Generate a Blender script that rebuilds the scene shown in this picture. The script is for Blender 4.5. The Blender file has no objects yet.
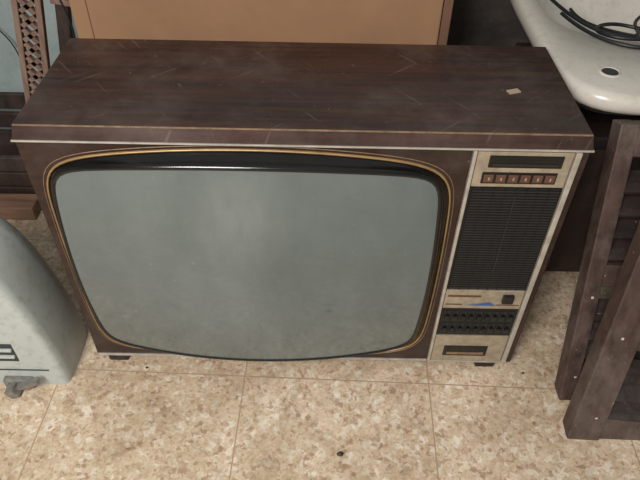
import bpy, bmesh, math, random
from mathutils import Matrix, Vector, Euler
random.seed(4)
scene=bpy.context.scene
try:
    scene.view_settings.view_transform='Standard'
except Exception: pass

# ---------------------------------------------------------------- materials
def new_mat(name):
    m=bpy.data.materials.new(name); m.use_nodes=True
    nt=m.node_tree; b=nt.nodes['Principled BSDF']
    return m,nt,b
def ramp(nt,stops):
    r=nt.nodes.new('ShaderNodeValToRGB')
    cr=r.color_ramp
    cr.elements[0].position=stops[0][0]; cr.elements[0].color=(*stops[0][1],1)
    cr.elements[1].position=stops[-1][0]; cr.elements[1].color=(*stops[-1][1],1)
    for p,c in stops[1:-1]:
        e=cr.elements.new(p); e.color=(*c,1)
    return r
def coords(nt,scale=(1,1,1),loc=(0,0,0),rot=(0,0,0)):
    t=nt.nodes.new('ShaderNodeTexCoord'); m=nt.nodes.new('ShaderNodeMapping')
    m.inputs['Scale'].default_value=scale; m.inputs['Location'].default_value=loc; m.inputs['Rotation'].default_value=rot
    nt.links.new(t.outputs['Object'],m.inputs['Vector']); return m.outputs['Vector']
def noise(nt,vec,scale,detail=4,rough=.6):
    n=nt.nodes.new('ShaderNodeTexNoise'); n.inputs['Scale'].default_value=scale
    n.inputs['Detail'].default_value=detail; n.inputs['Roughness'].default_value=rough
    nt.links.new(vec,n.inputs['Vector']); return n.outputs['Fac']
def mix(nt,fac,a,b,mode='MIX'):
    m=nt.nodes.new('ShaderNodeMix'); m.data_type='RGBA'; m.blend_type=mode
    for sock,val in ((m.inputs[0],fac),(m.inputs[6],a),(m.inputs[7],b)):
        if hasattr(val,'is_output'): nt.links.new(val,sock)
        elif isinstance(val,(int,float)): sock.default_value=val
        else: sock.default_value=(*val,1)
    return m.outputs[2]
def bump(nt,b,h,strength=.2,dist=.002):
    n=nt.nodes.new('ShaderNodeBump'); n.inputs['Strength'].default_value=strength; n.inputs['Distance'].default_value=dist
    nt.links.new(h,n.inputs['Height']); nt.links.new(n.outputs['Normal'],b.inputs['Normal'])
def plain(name,col,rough=.5,metal=0,var=.15,scale=25,dust=None,dustamt=.0):
    m,nt,b=new_mat(name); v=coords(nt)
    n=noise(nt,v,scale)
    r=ramp(nt,[(.3,tuple(c*(1-var) for c in col)),(.7,tuple(min(1,c*(1+var)) for c in col))])
    nt.links.new(n,r.inputs['Fac']); out=r.outputs['Color']
    if dust:
        n2=noise(nt,v,60,6,.7); r2=ramp(nt,[(.5,(0,0,0)),(.75,(dustamt,)*3)]); nt.links.new(n2,r2.inputs['Fac'])
        out=mix(nt,r2.outputs['Color'],out,dust)
    nt.links.new(out,b.inputs['Base Color']); b.inputs['Roughness'].default_value=rough; b.inputs['Metallic'].default_value=metal
    return m
def wood(name,dark,light,rough=.4,stretch=(2.2,45,45),dust=(.35,.3,.26),dustamt=.25,spec=.5,scuffs=False):
    m,nt,b=new_mat(name); v=coords(nt,scale=stretch)
    n=noise(nt,v,1.6,6,.65)
    r=ramp(nt,[(.32,dark),(.5,tuple((a+c)/2 for a,c in zip(dark,light))),(.68,light)])
    nt.links.new(n,r.inputs['Fac'])
    v2=coords(nt)
    n2=noise(nt,v2,5,8,.75); r2=ramp(nt,[(.47,(0,0,0)),(.8,(dustamt,)*3)]); nt.links.new(n2,r2.inputs['Fac'])
    c=mix(nt,r2.outputs['Color'],r.outputs['Color'],dust)
    n3=noise(nt,v2,110,2,.5); r3=ramp(nt,[(.72,(0,0,0)),(.78,(dustamt*1.6,)*3)]); nt.links.new(n3,r3.inputs['Fac'])
    c=mix(nt,r3.outputs['Color'],c,dust)
    if scuffs:
        for rot,th in ((.9,.69),(-.7,.70)):
            va=coords(nt,rot=(0,0,rot))
            mp=nt.nodes.new('ShaderNodeMapping'); mp.inputs['Scale'].default_value=(9,150,9); nt.links.new(va,mp.inputs['Vector'])
            ns=noise(nt,mp.outputs['Vector'],1,2,.5)
            rs=ramp(nt,[(th,(0,0,0)),(th+.05,(.14,)*3)]); nt.links.new(ns,rs.inputs['Fac'])
            c=mix(nt,rs.outputs['Color'],c,(.30,.25,.21))
        n5=noise(nt,v2,3.5,9,.7); r5=ramp(nt,[(.48,(0,0,0)),(.68,(.13,)*3)]); nt.links.new(n5,r5.inputs['Fac'])
        c=mix(nt,r5.outputs['Color'],c,(.32,.26,.22))
        n6=noise(nt,v2,4,6,.7); r6=ramp(nt,[(.3,(.22,)*3),(.7,(.45,)*3)]); nt.links.new(n6,r6.inputs['Fac']); nt.links.new(r6.outputs['Color'],b.inputs['Roughness'])
    else: b.inputs['Roughness'].default_value=rough
    nt.links.new(c,b.inputs['Base Color'])
    b.inputs['Specular IOR Level'].default_value=spec
    bump(nt,b,n,.10,.001)
    return m
M={}
M['tvwood']=wood('tv_walnut_veneer',(.010,.0032,.0022),(.046,.015,.009),.34,dustamt=.13,scuffs=True)
M['tvface']=wood('tv_face_veneer',(.011,.0045,.003),(.032,.012,.008),.4,dustamt=.15)
M['gold']=plain('gold_trim',(.32,.20,.085),.36,.35,.2,60)
M['dullgold']=plain('dull_gold_trim',(.20,.13,.08),.42,.15,.35,60)
M['cream']=plain('cream_trim',(.45,.41,.35),.32,.35,.2,50)
M['brass']=plain('champagne_plate',(.36,.30,.22),.35,.3,.22,70)
M['black']=plain('black_bezel',(.005,.005,.005),.16)
M['grille']=plain('black_grille',(.006,.006,.006),.55)
M['grille2']=plain('grille_bar',(.016,.0155,.015),.45)
M['brownbtn']=plain('brown_button',(.10,.045,.028),.5)
M['blue']=plain('blue_badge',(.03,.1,.3),.4)
M['chip']=plain('dry_chip',(.36,.27,.19),.8)
# screen glass: dust specks, soft reflections painted into the colour
m,nt,b=new_mat('crt_glass'); v=coords(nt,scale=(1,1,.45),rot=(0,math.radians(8),0))
n=noise(nt,v,5,7,.6); r=ramp(nt,[(.34,(.078,.103,.104)),(.5,(.098,.124,.124)),(.66,(.124,.151,.149))]); nt.links.new(n,r.inputs['Fac'])
v2=coords(nt); n2=noise(nt,v2,90,3,.6); r2=ramp(nt,[(.68,(0,0,0)),(.8,(.3,)*3)]); nt.links.new(n2,r2.inputs['Fac'])
c=mix(nt,r2.outputs['Color'],r.outputs['Color'],(.3,.3,.27))
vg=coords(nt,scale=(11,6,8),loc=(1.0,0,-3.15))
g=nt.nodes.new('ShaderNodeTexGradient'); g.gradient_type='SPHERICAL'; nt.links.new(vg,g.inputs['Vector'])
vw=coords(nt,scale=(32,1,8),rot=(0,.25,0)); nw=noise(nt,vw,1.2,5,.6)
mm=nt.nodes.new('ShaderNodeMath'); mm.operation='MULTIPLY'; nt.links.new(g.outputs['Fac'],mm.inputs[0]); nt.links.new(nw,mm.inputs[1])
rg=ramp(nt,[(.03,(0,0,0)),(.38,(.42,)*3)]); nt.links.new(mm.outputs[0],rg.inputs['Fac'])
c=mix(nt,rg.outputs['Color'],c,(.20,.225,.22))  # pale streaky patch painted in as a reflected figure
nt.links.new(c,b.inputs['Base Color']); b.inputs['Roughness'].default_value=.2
b.inputs['Coat Weight'].default_value=1; b.inputs['Coat Roughness'].default_value=.02
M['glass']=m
# floor
m,nt,b=new_mat('terrazzo_tiles'); v=coords(nt)
nz=nt.nodes.new('ShaderNodeTexNoise'); nz.inputs['Scale'].default_value=90; nt.links.new(v,nz.inputs['Vector'])
vm=nt.nodes.new('ShaderNodeVectorMath'); vm.operation='MULTIPLY_ADD'; vm.inputs[1].default_value=(.010,.010,0)
nt.links.new(nz.outputs['Color'],vm.inputs[0]); nt.links.new(v,vm.inputs[2]); vd=vm.outputs[0]
vt=coords(nt,loc=(.1065,.032,0),rot=(0,0,math.radians(1.6)))
def chips(scale,stops):
    vor=nt.nodes.new('ShaderNodeTexVoronoi'); vor.inputs['Scale'].default_value=scale; nt.links.new(vd,vor.inputs['Vector'])
    sep=nt.nodes.new('ShaderNodeSeparateColor'); nt.links.new(vor.outputs['Color'],sep.inputs[0])
    ch=ramp(nt,stops); nt.links.new(sep.outputs[0],ch.inputs['Fac']); return ch.outputs['Color'],sep.outputs[1]
c1,_=chips(105,[(.0,(.42,.28,.19)),(.15,(.57,.43,.30)),(.4,(.65,.52,.38)),(.7,(.55,.41,.28)),(.88,(.75,.67,.55)),(1,(.84,.78,.68))])
c2,_=chips(270,[(.0,(.32,.19,.12)),(.14,(.54,.40,.27)),(.5,(.65,.52,.38)),(1,(.80,.70,.56))])
c=mix(nt,.45,c1,c2)
_c,g1=chips(150,[(0,(0,0,0)),(1,(1,1,1))]); rs=ramp(nt,[(.92,(0,0,0)),(.94,(.55,.55,.55))]); nt.links.new(g1,rs.inputs['Fac'])
c=mix(nt,rs.outputs['Color'],c,(.30,.16,.095))
ln=noise(nt,v,5,7,.7); lr=ramp(nt,[(.3,(.62,.57,.50)),(.62,(1,1,1))]); nt.links.new(ln,lr.inputs['Fac'])
c=mix(nt,1.0,c,lr.outputs['Color'],'MULTIPLY')
ln=noise(nt,v,22,7,.75); lr=ramp(nt,[(.3,(.68,.63,.57)),(.5,(1,1,1))]); nt.links.new(ln,lr.inputs['Fac'])
c=mix(nt,1.0,c,lr.outputs['Color'],'MULTIPLY')
br=nt.nodes.new('ShaderNodeTexBrick'); br.offset=0; br.squash=1
br.inputs['Scale'].default_value=1; br.inputs['Brick Width'].default_value=.335; br.inputs['Row Height'].default_value=.335
br.inputs['Mortar Size'].default_value=.0020; br.inputs['Mortar Smooth'].default_value=.9
nt.links.new(vt,br.inputs['Vector'])
c=mix(nt,br.outputs['Fac'],c,(.33,.23,.155))
nt.links.new(c,b.inputs['Base Color']); b.inputs['Roughness'].default_value=.42
M['floor']=m
M['wall']=plain('painted_plaster',(.29,.345,.345),.85,0,.14,6,(.2,.18,.15),.5)
M['card']=plain('cardboard',(.265,.145,.078),.85,0,.16,6)
M['card2']=plain('cardboard_dark',(.14,.07,.04),.85,0,.1,9)
M['ceramic']=plain('white_ceramic',(.52,.485,.43),.22,0,.08,8,(.3,.26,.2),.4)
M['cable']=plain('black_rubber',(.010,.010,.012),.45)
M['plastic']=plain('pale_plastic',(.43,.465,.44),.4,0,.08,5,(.2,.17,.14),.5)
M['plasticd']=plain('dark_vent',(.03,.035,.035),.5)
M['metal']=plain('tarnished_metal',(.26,.25,.23),.35,.6,.3,80)
M['dwood']=wood('dark_wood',(.014,.008,.007),(.042,.022,.017),.6,(30,30,3),dustamt=.15)
M['swood']=wood('shutter_wood',(.032,.018,.014),(.088,.052,.042),.55,(40,40,3),(.4,.34,.3),.35)
M['swood2']=wood('shutter_wood_dark',(.010,.006,.005),(.030,.017,.014),.6,(3,40,40),(.4,.34,.3),.25)
M['pink']=wood('carved_wood',(.12,.065,.045),(.25,.16,.12),.7,(40,40,4))
M['red']=wood('red_board',(.14,.075,.045),(.29,.17,.11),.7,(3,40,40))
M['board']=wood('grey_brown_board',(.035,.027,.023),(.06,.046,.04),.7,(3,3,10))

# ---------------------------------------------------------------- helpers
def empty(name):
    e=bpy.data.objects.new(name,None); scene.collection.objects.link(e); e.empty_display_size=.05; return e
def obj(name,me,mat,parent,smooth=False,sharp=None):
    o=bpy.data.objects.new(name,me); scene.collection.objects.link(o)
    if mat: me.materials.append(M[mat])
    if parent: o.parent=parent
    if smooth:
        for p in me.polygons: p.use_smooth=True
        if sharp: me.set_sharp_from_angle(angle=math.radians(sharp))
    return o
def addbox(bm,x0,x1,y0,y1,z0,z1,mat=None):
    g=bmesh.ops.create_cube(bm,size=1)
    mm=Matrix.Translation(((x0+x1)/2,(y0+y1)/2,(z0+z1)/2))@Matrix.Diagonal((x1-x0,y1-y0,z1-z0,1))
    if mat is not None: mm=mat@mm
    bmesh.ops.transform(bm,matrix=mm,verts=g['verts'])
def boxes(name,lst,mat,parent,bev=.0,tf=None):
    bm=bmesh.new()
    for bx in lst: addbox(bm,*bx,mat=tf)
    me=bpy.data.meshes.new(name); bm.to_mesh(me); bm.free()
    o=obj(name,me,mat,parent)
    if bev:
        md=o.modifiers.new('bevel','BEVEL'); md.width=bev; md.segments=2; md.limit_method='ANGLE'
    return o
def box(name,x0,x1,y0,y1,z0,z1,mat,parent,bev=.0,tf=None):
    return boxes(name,[(x0,x1,y0,y1,z0,z1)],mat,parent,bev,tf)
def loft(name,rings,mat,parent,closed=False,cap0=False,cap1=False,smooth=True,sharp=None):
    n=len(rings[0]); vs=[p for r in rings for p in r]; fs=[]
    R=len(rings)
    for i in range(R if closed else R-1):
        a=i*n; b2=((i+1)%R)*n
        for j in range(n):
            k=(j+1)%n; fs.append((a+j,a+k,b2+k,b2+j))
    if cap0: fs.append(tuple(range(n-1,-1,-1)))
    if cap1: fs.append(tuple((R-1)*n+j for j in range(n)))
    me=bpy.data.meshes.new(name); me.from_pydata(vs,[],fs); me.update()
    bm=bmesh.new(); bm.from_mesh(me); bmesh.ops.recalc_face_normals(bm,faces=bm.faces); bm.to_mesh(me); bm.free()
    return obj(name,me,mat,parent,smooth,sharp)
def sq(ang,n):
    c,s=math.cos(ang),math.sin(ang); k=(abs(c)**n+abs(s)**n)**(1/n); return c/k,s/k
def cable(name,pts,rad,mat,parent):
    cu=bpy.data.curves.new(name,'CURVE'); cu.dimensions='3D'; cu.bevel_depth=rad; cu.bevel_resolution=3; cu.resolution_u=8
    sp=cu.splines.new('NURBS'); sp.points.add(len(pts)-1); sp.use_endpoint_u=True; sp.order_u=4
    for p,q in zip(sp.points,pts): p.co=(*q,1)
    o=bpy.data.objects.new(name,cu); scene.collection.objects.link(o); cu.materials.append(M[mat]); o.parent=parent
    return o

# ---------------------------------------------------------------- room
box('floor',-1.7,1.5,-2.2,.82,-.05,0,'floor',None)
box('wall_back',-1.7,1.5,.72,.82,0,2.4,'wall',None)
box('wall_left',-1.7,-1.6,-2.2,.72,0,2.4,'wall',None)
box('wall_right',1.4,1.5,-2.2,.72,0,2.4,'wall',None)

# ---------------------------------------------------------------- television
tv=empty('vintage_television')
H=.513
box('cabinet_body',-.378,.378,.004,.25,.018,.4925,'tvwood',tv,.002)
box('front_face',-.380,.380,0,.010,.018,.4925,'tvface',tv,.001)
vs=[(-.382,-.004,.4925),(.382,-.004,.4925),(.382,.254,.4925),(-.382,.254,.4925),(-.378,.004,H),(.378,.004,H),(.378,.252,H),(-.378,.252,H)]
me=bpy.data.meshes.new('top_slab'); me.from_pydata(vs,[],[(3,2,1,0),(4,5,6,7),(0,1,5,4),(1,2,6,5),(2,3,7,6),(3,0,4,7)])
o=obj('top_slab',me,'tvwood',tv); md=o.modifiers.new('b','BEVEL'); md.width=.0015; md.segments=2
box('lip_trim_upper',-.377,.377,.002,.0040,H-.0018,H+.0003,'dullgold',tv,.0003)
box('lip_trim_lower',-.3825,.3825,-.0058,-.001,.4910,.4935,'cream',tv,.0008)
box('bottom_trim',-.378,.225,-.003,.002,.020,.0240,'cream',tv,.0008)
box('bottom_trim_panel',.226,.37,-.004,.002,.020,.0240,'cream',tv,.0008)
for i,(fx,fy) in enumerate([(-.345,.03),(.335,.03),(-.345,.22),(.335,.22)]):
    box('foot_%d'%i,fx-.018,fx+.018,fy-.030,fy+.018,0,.019,'black',tv,.003)
def rr(hx,hz,y,cz=.26,n=6,N=48):
    return [(hx*sq(2*math.pi*j/N,n)[0],y,cz+hz*sq(2*math.pi*j/N,n)[1]) for j in range(N)]
loft('rear_cover',[rr(.35,.215,.248),rr(.34,.205,.262),rr(.24,.16,.295),rr(.22,.14,.31)],'grille',tv,cap1=True)
N=200
gcx,gcz,ghx,ghz=-.0775,.262,.2640,.186
GN=15
def gp(s,t,ex=0,dy=0):
    x=gcx+(ghx+ex)*s*(1+.025*(1-min(1,t*t))); z=gcz+(ghz+ex)*t*(1+.12*(1-min(1,s*s)))
    y=-(.045-.015*t*t-.021*s*s)+dy
    return (x,y,z)
rings=[]
for k in range(0,25):
    r=max(.001,k/24); rings.append([gp(r*sq(2*math.pi*j/N,GN)[0],r*sq(2*math.pi*j/N,GN)[1]) for j in range(N)])
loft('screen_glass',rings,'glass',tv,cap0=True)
def edge_ring(ex,dy): return [gp(*sq(2*math.pi*j/N,GN),ex,dy) for j in range(N)]
def outr(ex,y):
    out=[]
    for j in range(N):
        s,t=sq(2*math.pi*j/N,10)
        out.append((-.0760+(.280+ex)*s*(1+.025*(1-min(1,t*t))),y,.2555+(.2015+ex)*t*(1+.118*(1-min(1,s*s)))))
    return out
loft('screen_bezel',[edge_ring(-.002,.004),edge_ring(0,-.0015),edge_ring(.004,-.001),edge_ring(.006,.004),outr(-.004,-.004),outr(0,-.002),outr(0,.004)],'black',tv)
loft('bezel_gold_line',[outr(0,-.001),outr(.0004,-.0032),outr(.0022,-.0032),outr(.0026,0)],'gold',tv)
loft('bezel_gold_line_outer',[outr(.0058,-.0002),outr(.0060,-.0010),outr(.0066,-.0010),outr(.0068,0)],'dullgold',tv)
# control panel
box('panel_trim_left',.2253,.2302,-.006,.002,.0245,.490,'cream',tv,.001)
box('panel_trim_right',.3602,.3680,-.007,.002,.0245,.490,'cream',tv,.001)
box('tuner_plate',.2315,.359,-.004,.002,.430,.4885,'brass',tv,.001)
box('display_window',.248,.347,-.0055,-.003,.4635,.483,'black',tv,.001)
box('display_strip',.253,.342,-.0062,-.005,.467,.471,'grille2',tv)
box('button_recess',.243,.345,-.0052,-.003,.4365,.4555,'black',tv,.0008)
for i in range(6):
    x=.2455+i*.0167
    box('channel_button_%d'%i,x,x+.0135,-.0075,-.004,.440,.4525,'brownbtn',tv,.001)
    box('button_mark_%d'%i,x+.006,x+.0082,-.0079,-.007,.444,.449,'brass',tv)
box('speaker_recess',.2315,.359,-.0025,.002,.218,.4275,'grille',tv)
bars=[(.2345,.3575,-.0040,-.0022,.222+i*.0051,.2242+i*.0051) for i in range(40)]
boxes('speaker_bars',bars,'grille2',tv)
vb=[(.2345+i*.01535,.2355+i*.01535,-.0045,-.0024,.219,.4265) for i in range(9)]
boxes('speaker_ribs',vb,'grille',tv)
box('speaker_centre_strip',.2955,.2975,-.0052,-.003,.260,.415,'grille2',tv)
box('brand_strip',.2315,.359,-.004,.002,.172,.2165,'brass',tv,.001)
box('brand_dark_inlay',.236,.290,-.0048,-.003,.201,.205,'brownbtn',tv)
box('power_switch',.325,.343,-.010,-.003,.190,.208,'black',tv,.0015)
me=bpy.data.meshes.new('blue_badge'); me.from_pydata([(.262,-.0052,.181),(.318,-.0052,.181),(.306,-.0052,.189),(.285,-.0052,.184)],[],[(0,1,2,3)])
obj('blue_badge',me,'blue',tv)
boxes('brand_rule',[(.235,.262,-.0048,-.003,.1815,.1835),(.318,.356,-.0048,-.003,.1815,.1830)],'brownbtn',tv)
box('slider_recess',.2315,.359,-.0025,.002,.100,.170,'grille',tv)
sl=[];kn=[]
for r_ in range(2):
    for i in range(9):
        x=.237+i*.0134; z=.106+r_*.032
        sl.append((x,x+.010,-.0035,-.002,z,z+.026)); kn.append((x+.0015,x+.0085,-.009,-.003,z+.008+random.uniform(-.004,.006),z+.018))
boxes('slider_tracks',sl,'grille2',tv); boxes('slider_knobs',kn,'black',tv,.001)
box('lower_plate',.2315,.359,-.004,.002,.0255,.098,'brass',tv,.001)
box('lower_socket_panel',.250,.328,-.0055,-.003,.042,.070,'black',tv,.001)
box('socket_row',.256,.322,-.0062,-.005,.047,.053,'dullgold',tv)
box('paint_chip',.287,.305,.104,.114,H,H+.0015,'chip',tv,tf=Matrix.Translation((.296,.109,0))@Matrix.Rotation(.35,4,'Z')@Matrix.Translation((-.296,-.109,0)))

# ---------------------------------------------------------------- cardboard box
cb=empty('cardboard_box')
box('box_body',-.40,.222,.335,.60,0,.62,'card',cb,.003)
box('box_flap_side',.2235,.239,.337,.36,0,.60,'card2',cb,.002)
boxes('box_fold_lines',[(-.372,-.3708,.3338,.336,0,.619)],'card2',cb)
box('box_tape',-.13,-.05,.3342,.336,.60,.619,'red',cb)

# ---------------------------------------------------------------- board behind
box('wooden_board',.25,.95,.685,.715,0,.80,'board',None,.003)

# ---------------------------------------------------------------- washbasin
sk=empty('washbasin')
NS=96
def so(hx,hy,z,n=5,cx=.602,cy=.38):
    return [(cx+hx*sq(2*math.pi*j/NS,n)[0],cy+hy*sq(2*math.pi*j/NS,n)[1],z) for j in range(NS)]
rings=[so(.10,.10,.345,3,cy=.43),so(.13,.13,.36,3,cy=.43),so(.17,.18,.42,3.5,cy=.42),so(.192,.225,.452,4.5,cy=.40),so(.208,.252,.466),so(.215,.262,.472),so(.218,.266,.480),so(.217,.265,.490),so(.213,.261,.4975),so(.205,.252,.5)]
IC=.465
rings+=[so(.186,.168,.5005,2.8,cy=IC),so(.180,.162,.497,2.8,cy=IC),so(.172,.153,.48,2.7,cy=IC),so(.155,.135,.445,2.6,cy=IC),so(.12,.105,.41,2.4,cy=IC),so(.07,.06,.395,2.2,cy=IC),so(.015,.015,.388,2,cy=IC)]
loft('basin',rings,'ceramic',sk,cap0=True,cap1=True)
def disc(name,cx,cy,z,r,hh,mat,parent):
    bm=bmesh.new(); bmesh.ops.create_cone(bm,cap_ends=True,segments=32,radius1=r,radius2=r,depth=hh,matrix=Matrix.Translation((cx,cy,z)))
    me=bpy.data.meshes.new(name); bm.to_mesh(me); bm.free(); return obj(name,me,mat,parent)
disc('tap_hole',.466,.196,.5,.0125,.002,'plasticd',sk)
def ringc(r,z): return [(.466+r*math.cos(2*math.pi*j/32),.196+r*math.sin(2*math.pi*j/32),z) for j in range(32)]
loft('tap_hole_rim',[ringc(.0125,.5),ringc(.0135,.502),ringc(.0155,.5018),ringc(.0175,.4998)],'ceramic',sk)
disc('drain',.602,.465,.389,.02,.004,'metal',sk)
cbl=empty('black_cable')
CR=.0033
cable('cable_loop_a',[(.425,.60,.506),(.432,.52,.506),(.445,.45,.504),(.462,.39,.503),(.485,.335,.504),(.520,.305,.505),(.560,.325,.500),(.580,.38,.485),(.60,.45,.47),(.65,.50,.47),(.70,.52,.48)],CR,'cable',cbl)
cable('cable_loop_b',[(.450,.41,.500),(.462,.335,.503),(.500,.280,.505),(.550,.262,.506),(.600,.285,.506),(.615,.34,.495),(.590,.40,.48),(.545,.41,.485),(.50,.375,.492),(.485,.325,.505),(.510,.295,.508),(.560,.290,.509),(.62,.33,.499),(.68,.40,.48)],CR,'cable',cbl)
cable('cable_loop_c',[(.50,.50,.47),(.495,.44,.475),(.515,.37,.488),(.555,.315,.502),(.605,.275,.507),(.66,.265,.507),(.72,.28,.506)],CR,'cable',cbl)
# dark cupboard added to carry the basin and darken the space below
st=empty('added_dark_cupboard')
boxes('added_cupboard_carcass',[(.45,.80,.25,.62,0,.345)],'dwood',st,.003)
boxes('added_cupboard_door_panels',[(.456,.622,.240,.250,.02,.325),(.628,.794,.240,.250,.02,.325)],'dwood',st,.002)
boxes('added_cupboard_side_rails',[(.444,.45,.26,.60,.01,.05),(.444,.45,.26,.60,.30,.34),(.444,.45,.26,.30,.05,.30)],'dwood',st,.001)
boxes('added_cupboard_handles',[(.607,.613,.230,.241,.15,.19),(.637,.643,.230,.241,.15,.19)],'metal',st,.001)

# ---------------------------------------------------------------- leaning shutters
def shutter(name,loc,lean,roll,yaw,w,h,th,stile,matf,mats):
    e=empty(name)
    tf=Matrix.Translation(loc)@Euler((0,0,yaw)).to_matrix().to_4x4()@Euler((-lean,roll,0)).to_matrix().to_4x4()
    box('stile_inner',0,stile,0,th,0,h,matf,e,.002,tf)
    box('stile_outer',w-stile,w,0,th,0,h,matf,e,.002,tf)
    boxes('rails',[(stile,w-stile,.003,th-.003,0.0,.05),(stile,w-stile,.003,th-.003,h-.05,h),(stile,w-stile,.003,th-.003,h*.5-.02,h*.5+.02)],matf,e,.002,tf)
    z=.065; bm=bmesh.new()
    while z<h-.06:
        if abs(z-h*.5)>.035:
            l=tf@Matrix.Translation((0,th/2,z))@Euler((math.radians(38),0,0)).to_matrix().to_4x4()
            addbox(bm,stile-.002,w-stile+.002,-.02,.02,-.003,.003,mat=l)
        z+=.038
    me=bpy.data.meshes.new('slats'); bm.to_mesh(me); bm.free(); obj('slats',me,mats,e)
    boxes('paint_flecks',[(stile*.3+.006,stile*.3+.010,-.0006,.001,.21,.214),(stile*.6,stile*.6+.004,-.0006,.001,.05,.053)],'ceramic',e,0,tf)
    return e
shutter('wooden_shutter',(.457,-.068,.0),math.radians(18.5),0,0,.36,.50,.032,.028,'swood','swood2')
shutter('wooden_shutter',(.450,-.143,.0),math.radians(17),math.radians(5),math.radians(-3),.36,.42,.034,.054,'swood','swood2')

# ---------------------------------------------------------------- left plastic appliance
ap=empty('appliance_housing')
prof=[(-.419,0),(-.4200,.04),(-.4230,.08),(-.428,.12),(-.436,.165),(-.446,.21),(-.456,.245),(-.468,.275),(-.484,.301),(-.505,.321),(-.535,.336),(-.57,.345),(-.62,.349),(-.70,.350),(-.70,0)]
def pr(sc,y,bx=-.56):
    return [((bx+(x-bx)*sc),y,max(0,z*sc) if z>0 else 0) for x,z in prof]
loft('housing',[pr(.90,-.054),pr(.95,-.053),pr(.98,-.048),pr(1.0,-.036),pr(1.0,.04),pr(.985,.06),pr(.95,.07)],'plastic',ap,cap0=True,cap1=True,smooth=True,sharp=50)
boxes('vent_recess',[(-.60,-.488,-.0555,-.050,.070,.118)],'plasticd',ap,.002)
boxes('vent_fins',[(-.60,-.490,-.060,-.054,.084+i*.018,.089+i*.018) for i in range(2)],'plastic',ap,.001)
boxes('housing_seam',[(-.66,-.445,-.0555,-.051,.044,.0460)],'plasticd',ap)
tfl=Matrix.Translation((-.490,-.068,.022))@Euler((0,math.radians(-28),0)).to_matrix().to_4x4()
boxes('latch_plate',[(-.530,-.478,-.066,-.052,.002,.026)],'metal',ap,.004)
boxes('latch_arm',[(-.030,.034,-.010,.004,-.005,.005),(-.032,-.014,-.018,.004,-.011,.011)],'metal',ap,.003,tfl)

# ---------------------------------------------------------------- left back things
ct=empty('carved_wooden_trim')
tf=Matrix.Translation((-.655,.47,0))@Euler((0,math.radians(10.5),0)).to_matrix().to_4x4()
L=.82;wd=.056
boxes('rails',[(0,.012,0,.016,0,L),(wd-.012,wd,0,.016,0,L)],'pink',ct,.002,tf)
bm=bmesh.new(); z=.03
while z<L-.02:
    for sgn in (1,-1):
        l=tf@Matrix.Translation((wd/2,.008,z))@Euler((0,sgn*math.radians(48),0)).to_matrix().to_4x4()
        addbox(bm,-.0045,.0045,-.006,.006,-.027,.027,mat=l)
    z+=.030
me=bpy.data.meshes.new('lattice'); bm.to_mesh(me); bm.free(); obj('lattice',me,'pink',ct)
wp=empty('wooden_pole')
tf=Matrix.Translation((-.580,.50,0))@Euler((0,math.radians(10),0)).to_matrix().to_4x4()
boxes('pole',[(0,.026,0,.022,0,.8)],'dwood',wp,.004,tf); boxes('pole_brace',[(-.006,.034,-.004,.026,.33,.35),(-.006,.034,-.004,.026,.47,.482),(-.006,.034,-.004,.026,.52,.54)],'pink',wp,.002,tf)
pl=empty('wooden_plank')
boxes('plank',[(-.86,-.632,.385,.44,0,.035)],'red',pl,.003); boxes('plank_cleat',[(-.80,-.77,.38,.445,.035,.045)],'dwood',pl,.002)
cr=empty('wooden_crate')
boxes('slats_front',[(-.95,-.56,.445,.457,.01+i*.042,.048+i*.042) for i in range(3)],'dwood',cr,.002)
boxes('slats_back',[(-.95,-.60,.668,.68,.01+i*.055,.052+i*.055) for i in range(3)],'dwood',cr,.002)
boxes('ends',[(-.61,-.60,.542,.668,.01,.16),(-.95,-.938,.457,.668,.01,.13),(-.95,-.60,.53,.68,0,.012)],'dwood',cr,.002)
wi=empty('electric_wire')
pts=[(-.78,.705,.55),(-.74,.70,.47),(-.69,.70,.42),(-.66,.70,.44),(-.67,.70,.50),(-.72,.70,.49),(-.76,.70,.42),(-.76,.70,.34),(-.72,.70,.30),(-.70,.70,.24),(-.71,.69,.15),(-.72,.69,.0)]
cable('wire_loop',pts,.0016,'cable',wi)
wi2=empty('electric_wire')
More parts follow.
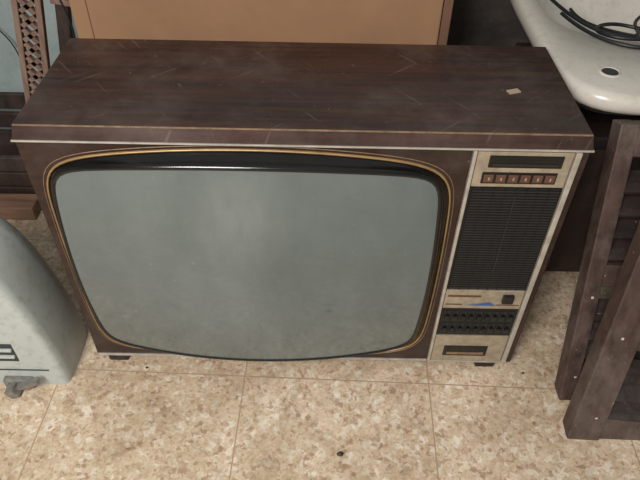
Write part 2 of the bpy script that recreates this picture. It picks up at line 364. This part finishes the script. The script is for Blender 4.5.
pts=[(-.47,.47,.60),(-.475,.46,.52),(-.46,.455,.47),(-.455,.46,.42),(-.47,.46,.36),(-.465,.47,.2),(-.46,.47,.003)]
cable('wire_drop',pts,.002,'cable',wi2)
# small debris
db=empty('floor_debris')
for i,(x,y,r) in enumerate([(.065,-.178,.0042),(.405,-.012,.002),(-.29,-.015,.002)]):
    bm=bmesh.new(); bmesh.ops.create_icosphere(bm,subdivisions=2,radius=r,matrix=Matrix.Translation((x,y,r*.5))@Matrix.Diagonal((1.3,1,.6,1)))
    for v in bm.verts: v.co+=Vector([random.uniform(-.2,.2)*r for _ in range(3)])
    me=bpy.data.meshes.new('crumb'); bm.to_mesh(me); bm.free(); obj('crumb_%d'%i,me,'dwood',db)

# ---------------------------------------------------------------- light
w=bpy.data.worlds.new('world'); scene.world=w; w.use_nodes=True
w.node_tree.nodes['Background'].inputs[0].default_value=(1,.98,.95,1); w.node_tree.nodes['Background'].inputs[1].default_value=.40
def area(name,loc,target,size,energy,col):
    l=bpy.data.lights.new(name,'AREA'); l.shape='RECTANGLE'; l.size=size[0]; l.size_y=size[1]; l.energy=energy; l.color=col
    o=bpy.data.objects.new(name,l); scene.collection.objects.link(o); o.location=loc
    o.rotation_euler=(Vector(target)-Vector(loc)).to_track_quat('-Z','Y').to_euler()
area('window_light',(-.55,-1.30,1.55),(0,-.15,.1),(.6,.6),42,(1,.965,.92))
# ---------------------------------------------------------------- camera
P,Y,Rl=.75923,.00078,-.01889
fw=Vector((math.sin(Y)*math.cos(P),math.cos(Y)*math.cos(P),-math.sin(P))); rt=Vector((math.cos(Y),-math.sin(Y),0)); dn=fw.cross(rt)
c_,s_=math.cos(Rl),math.sin(Rl); r2=c_*rt+s_*dn; d2=-s_*rt+c_*dn
cam=bpy.data.cameras.new('camera'); co=bpy.data.objects.new('camera',cam); scene.collection.objects.link(co)
co.matrix_world=Matrix(((r2.x,-d2.x,-fw.x,.02443),(r2.y,-d2.y,-fw.y,-.67505),(r2.z,-d2.z,-fw.z,.95993),(0,0,0,1)))
cam.sensor_width=36; cam.lens=617.02*36/640; cam.clip_start=.01
scene.camera=co
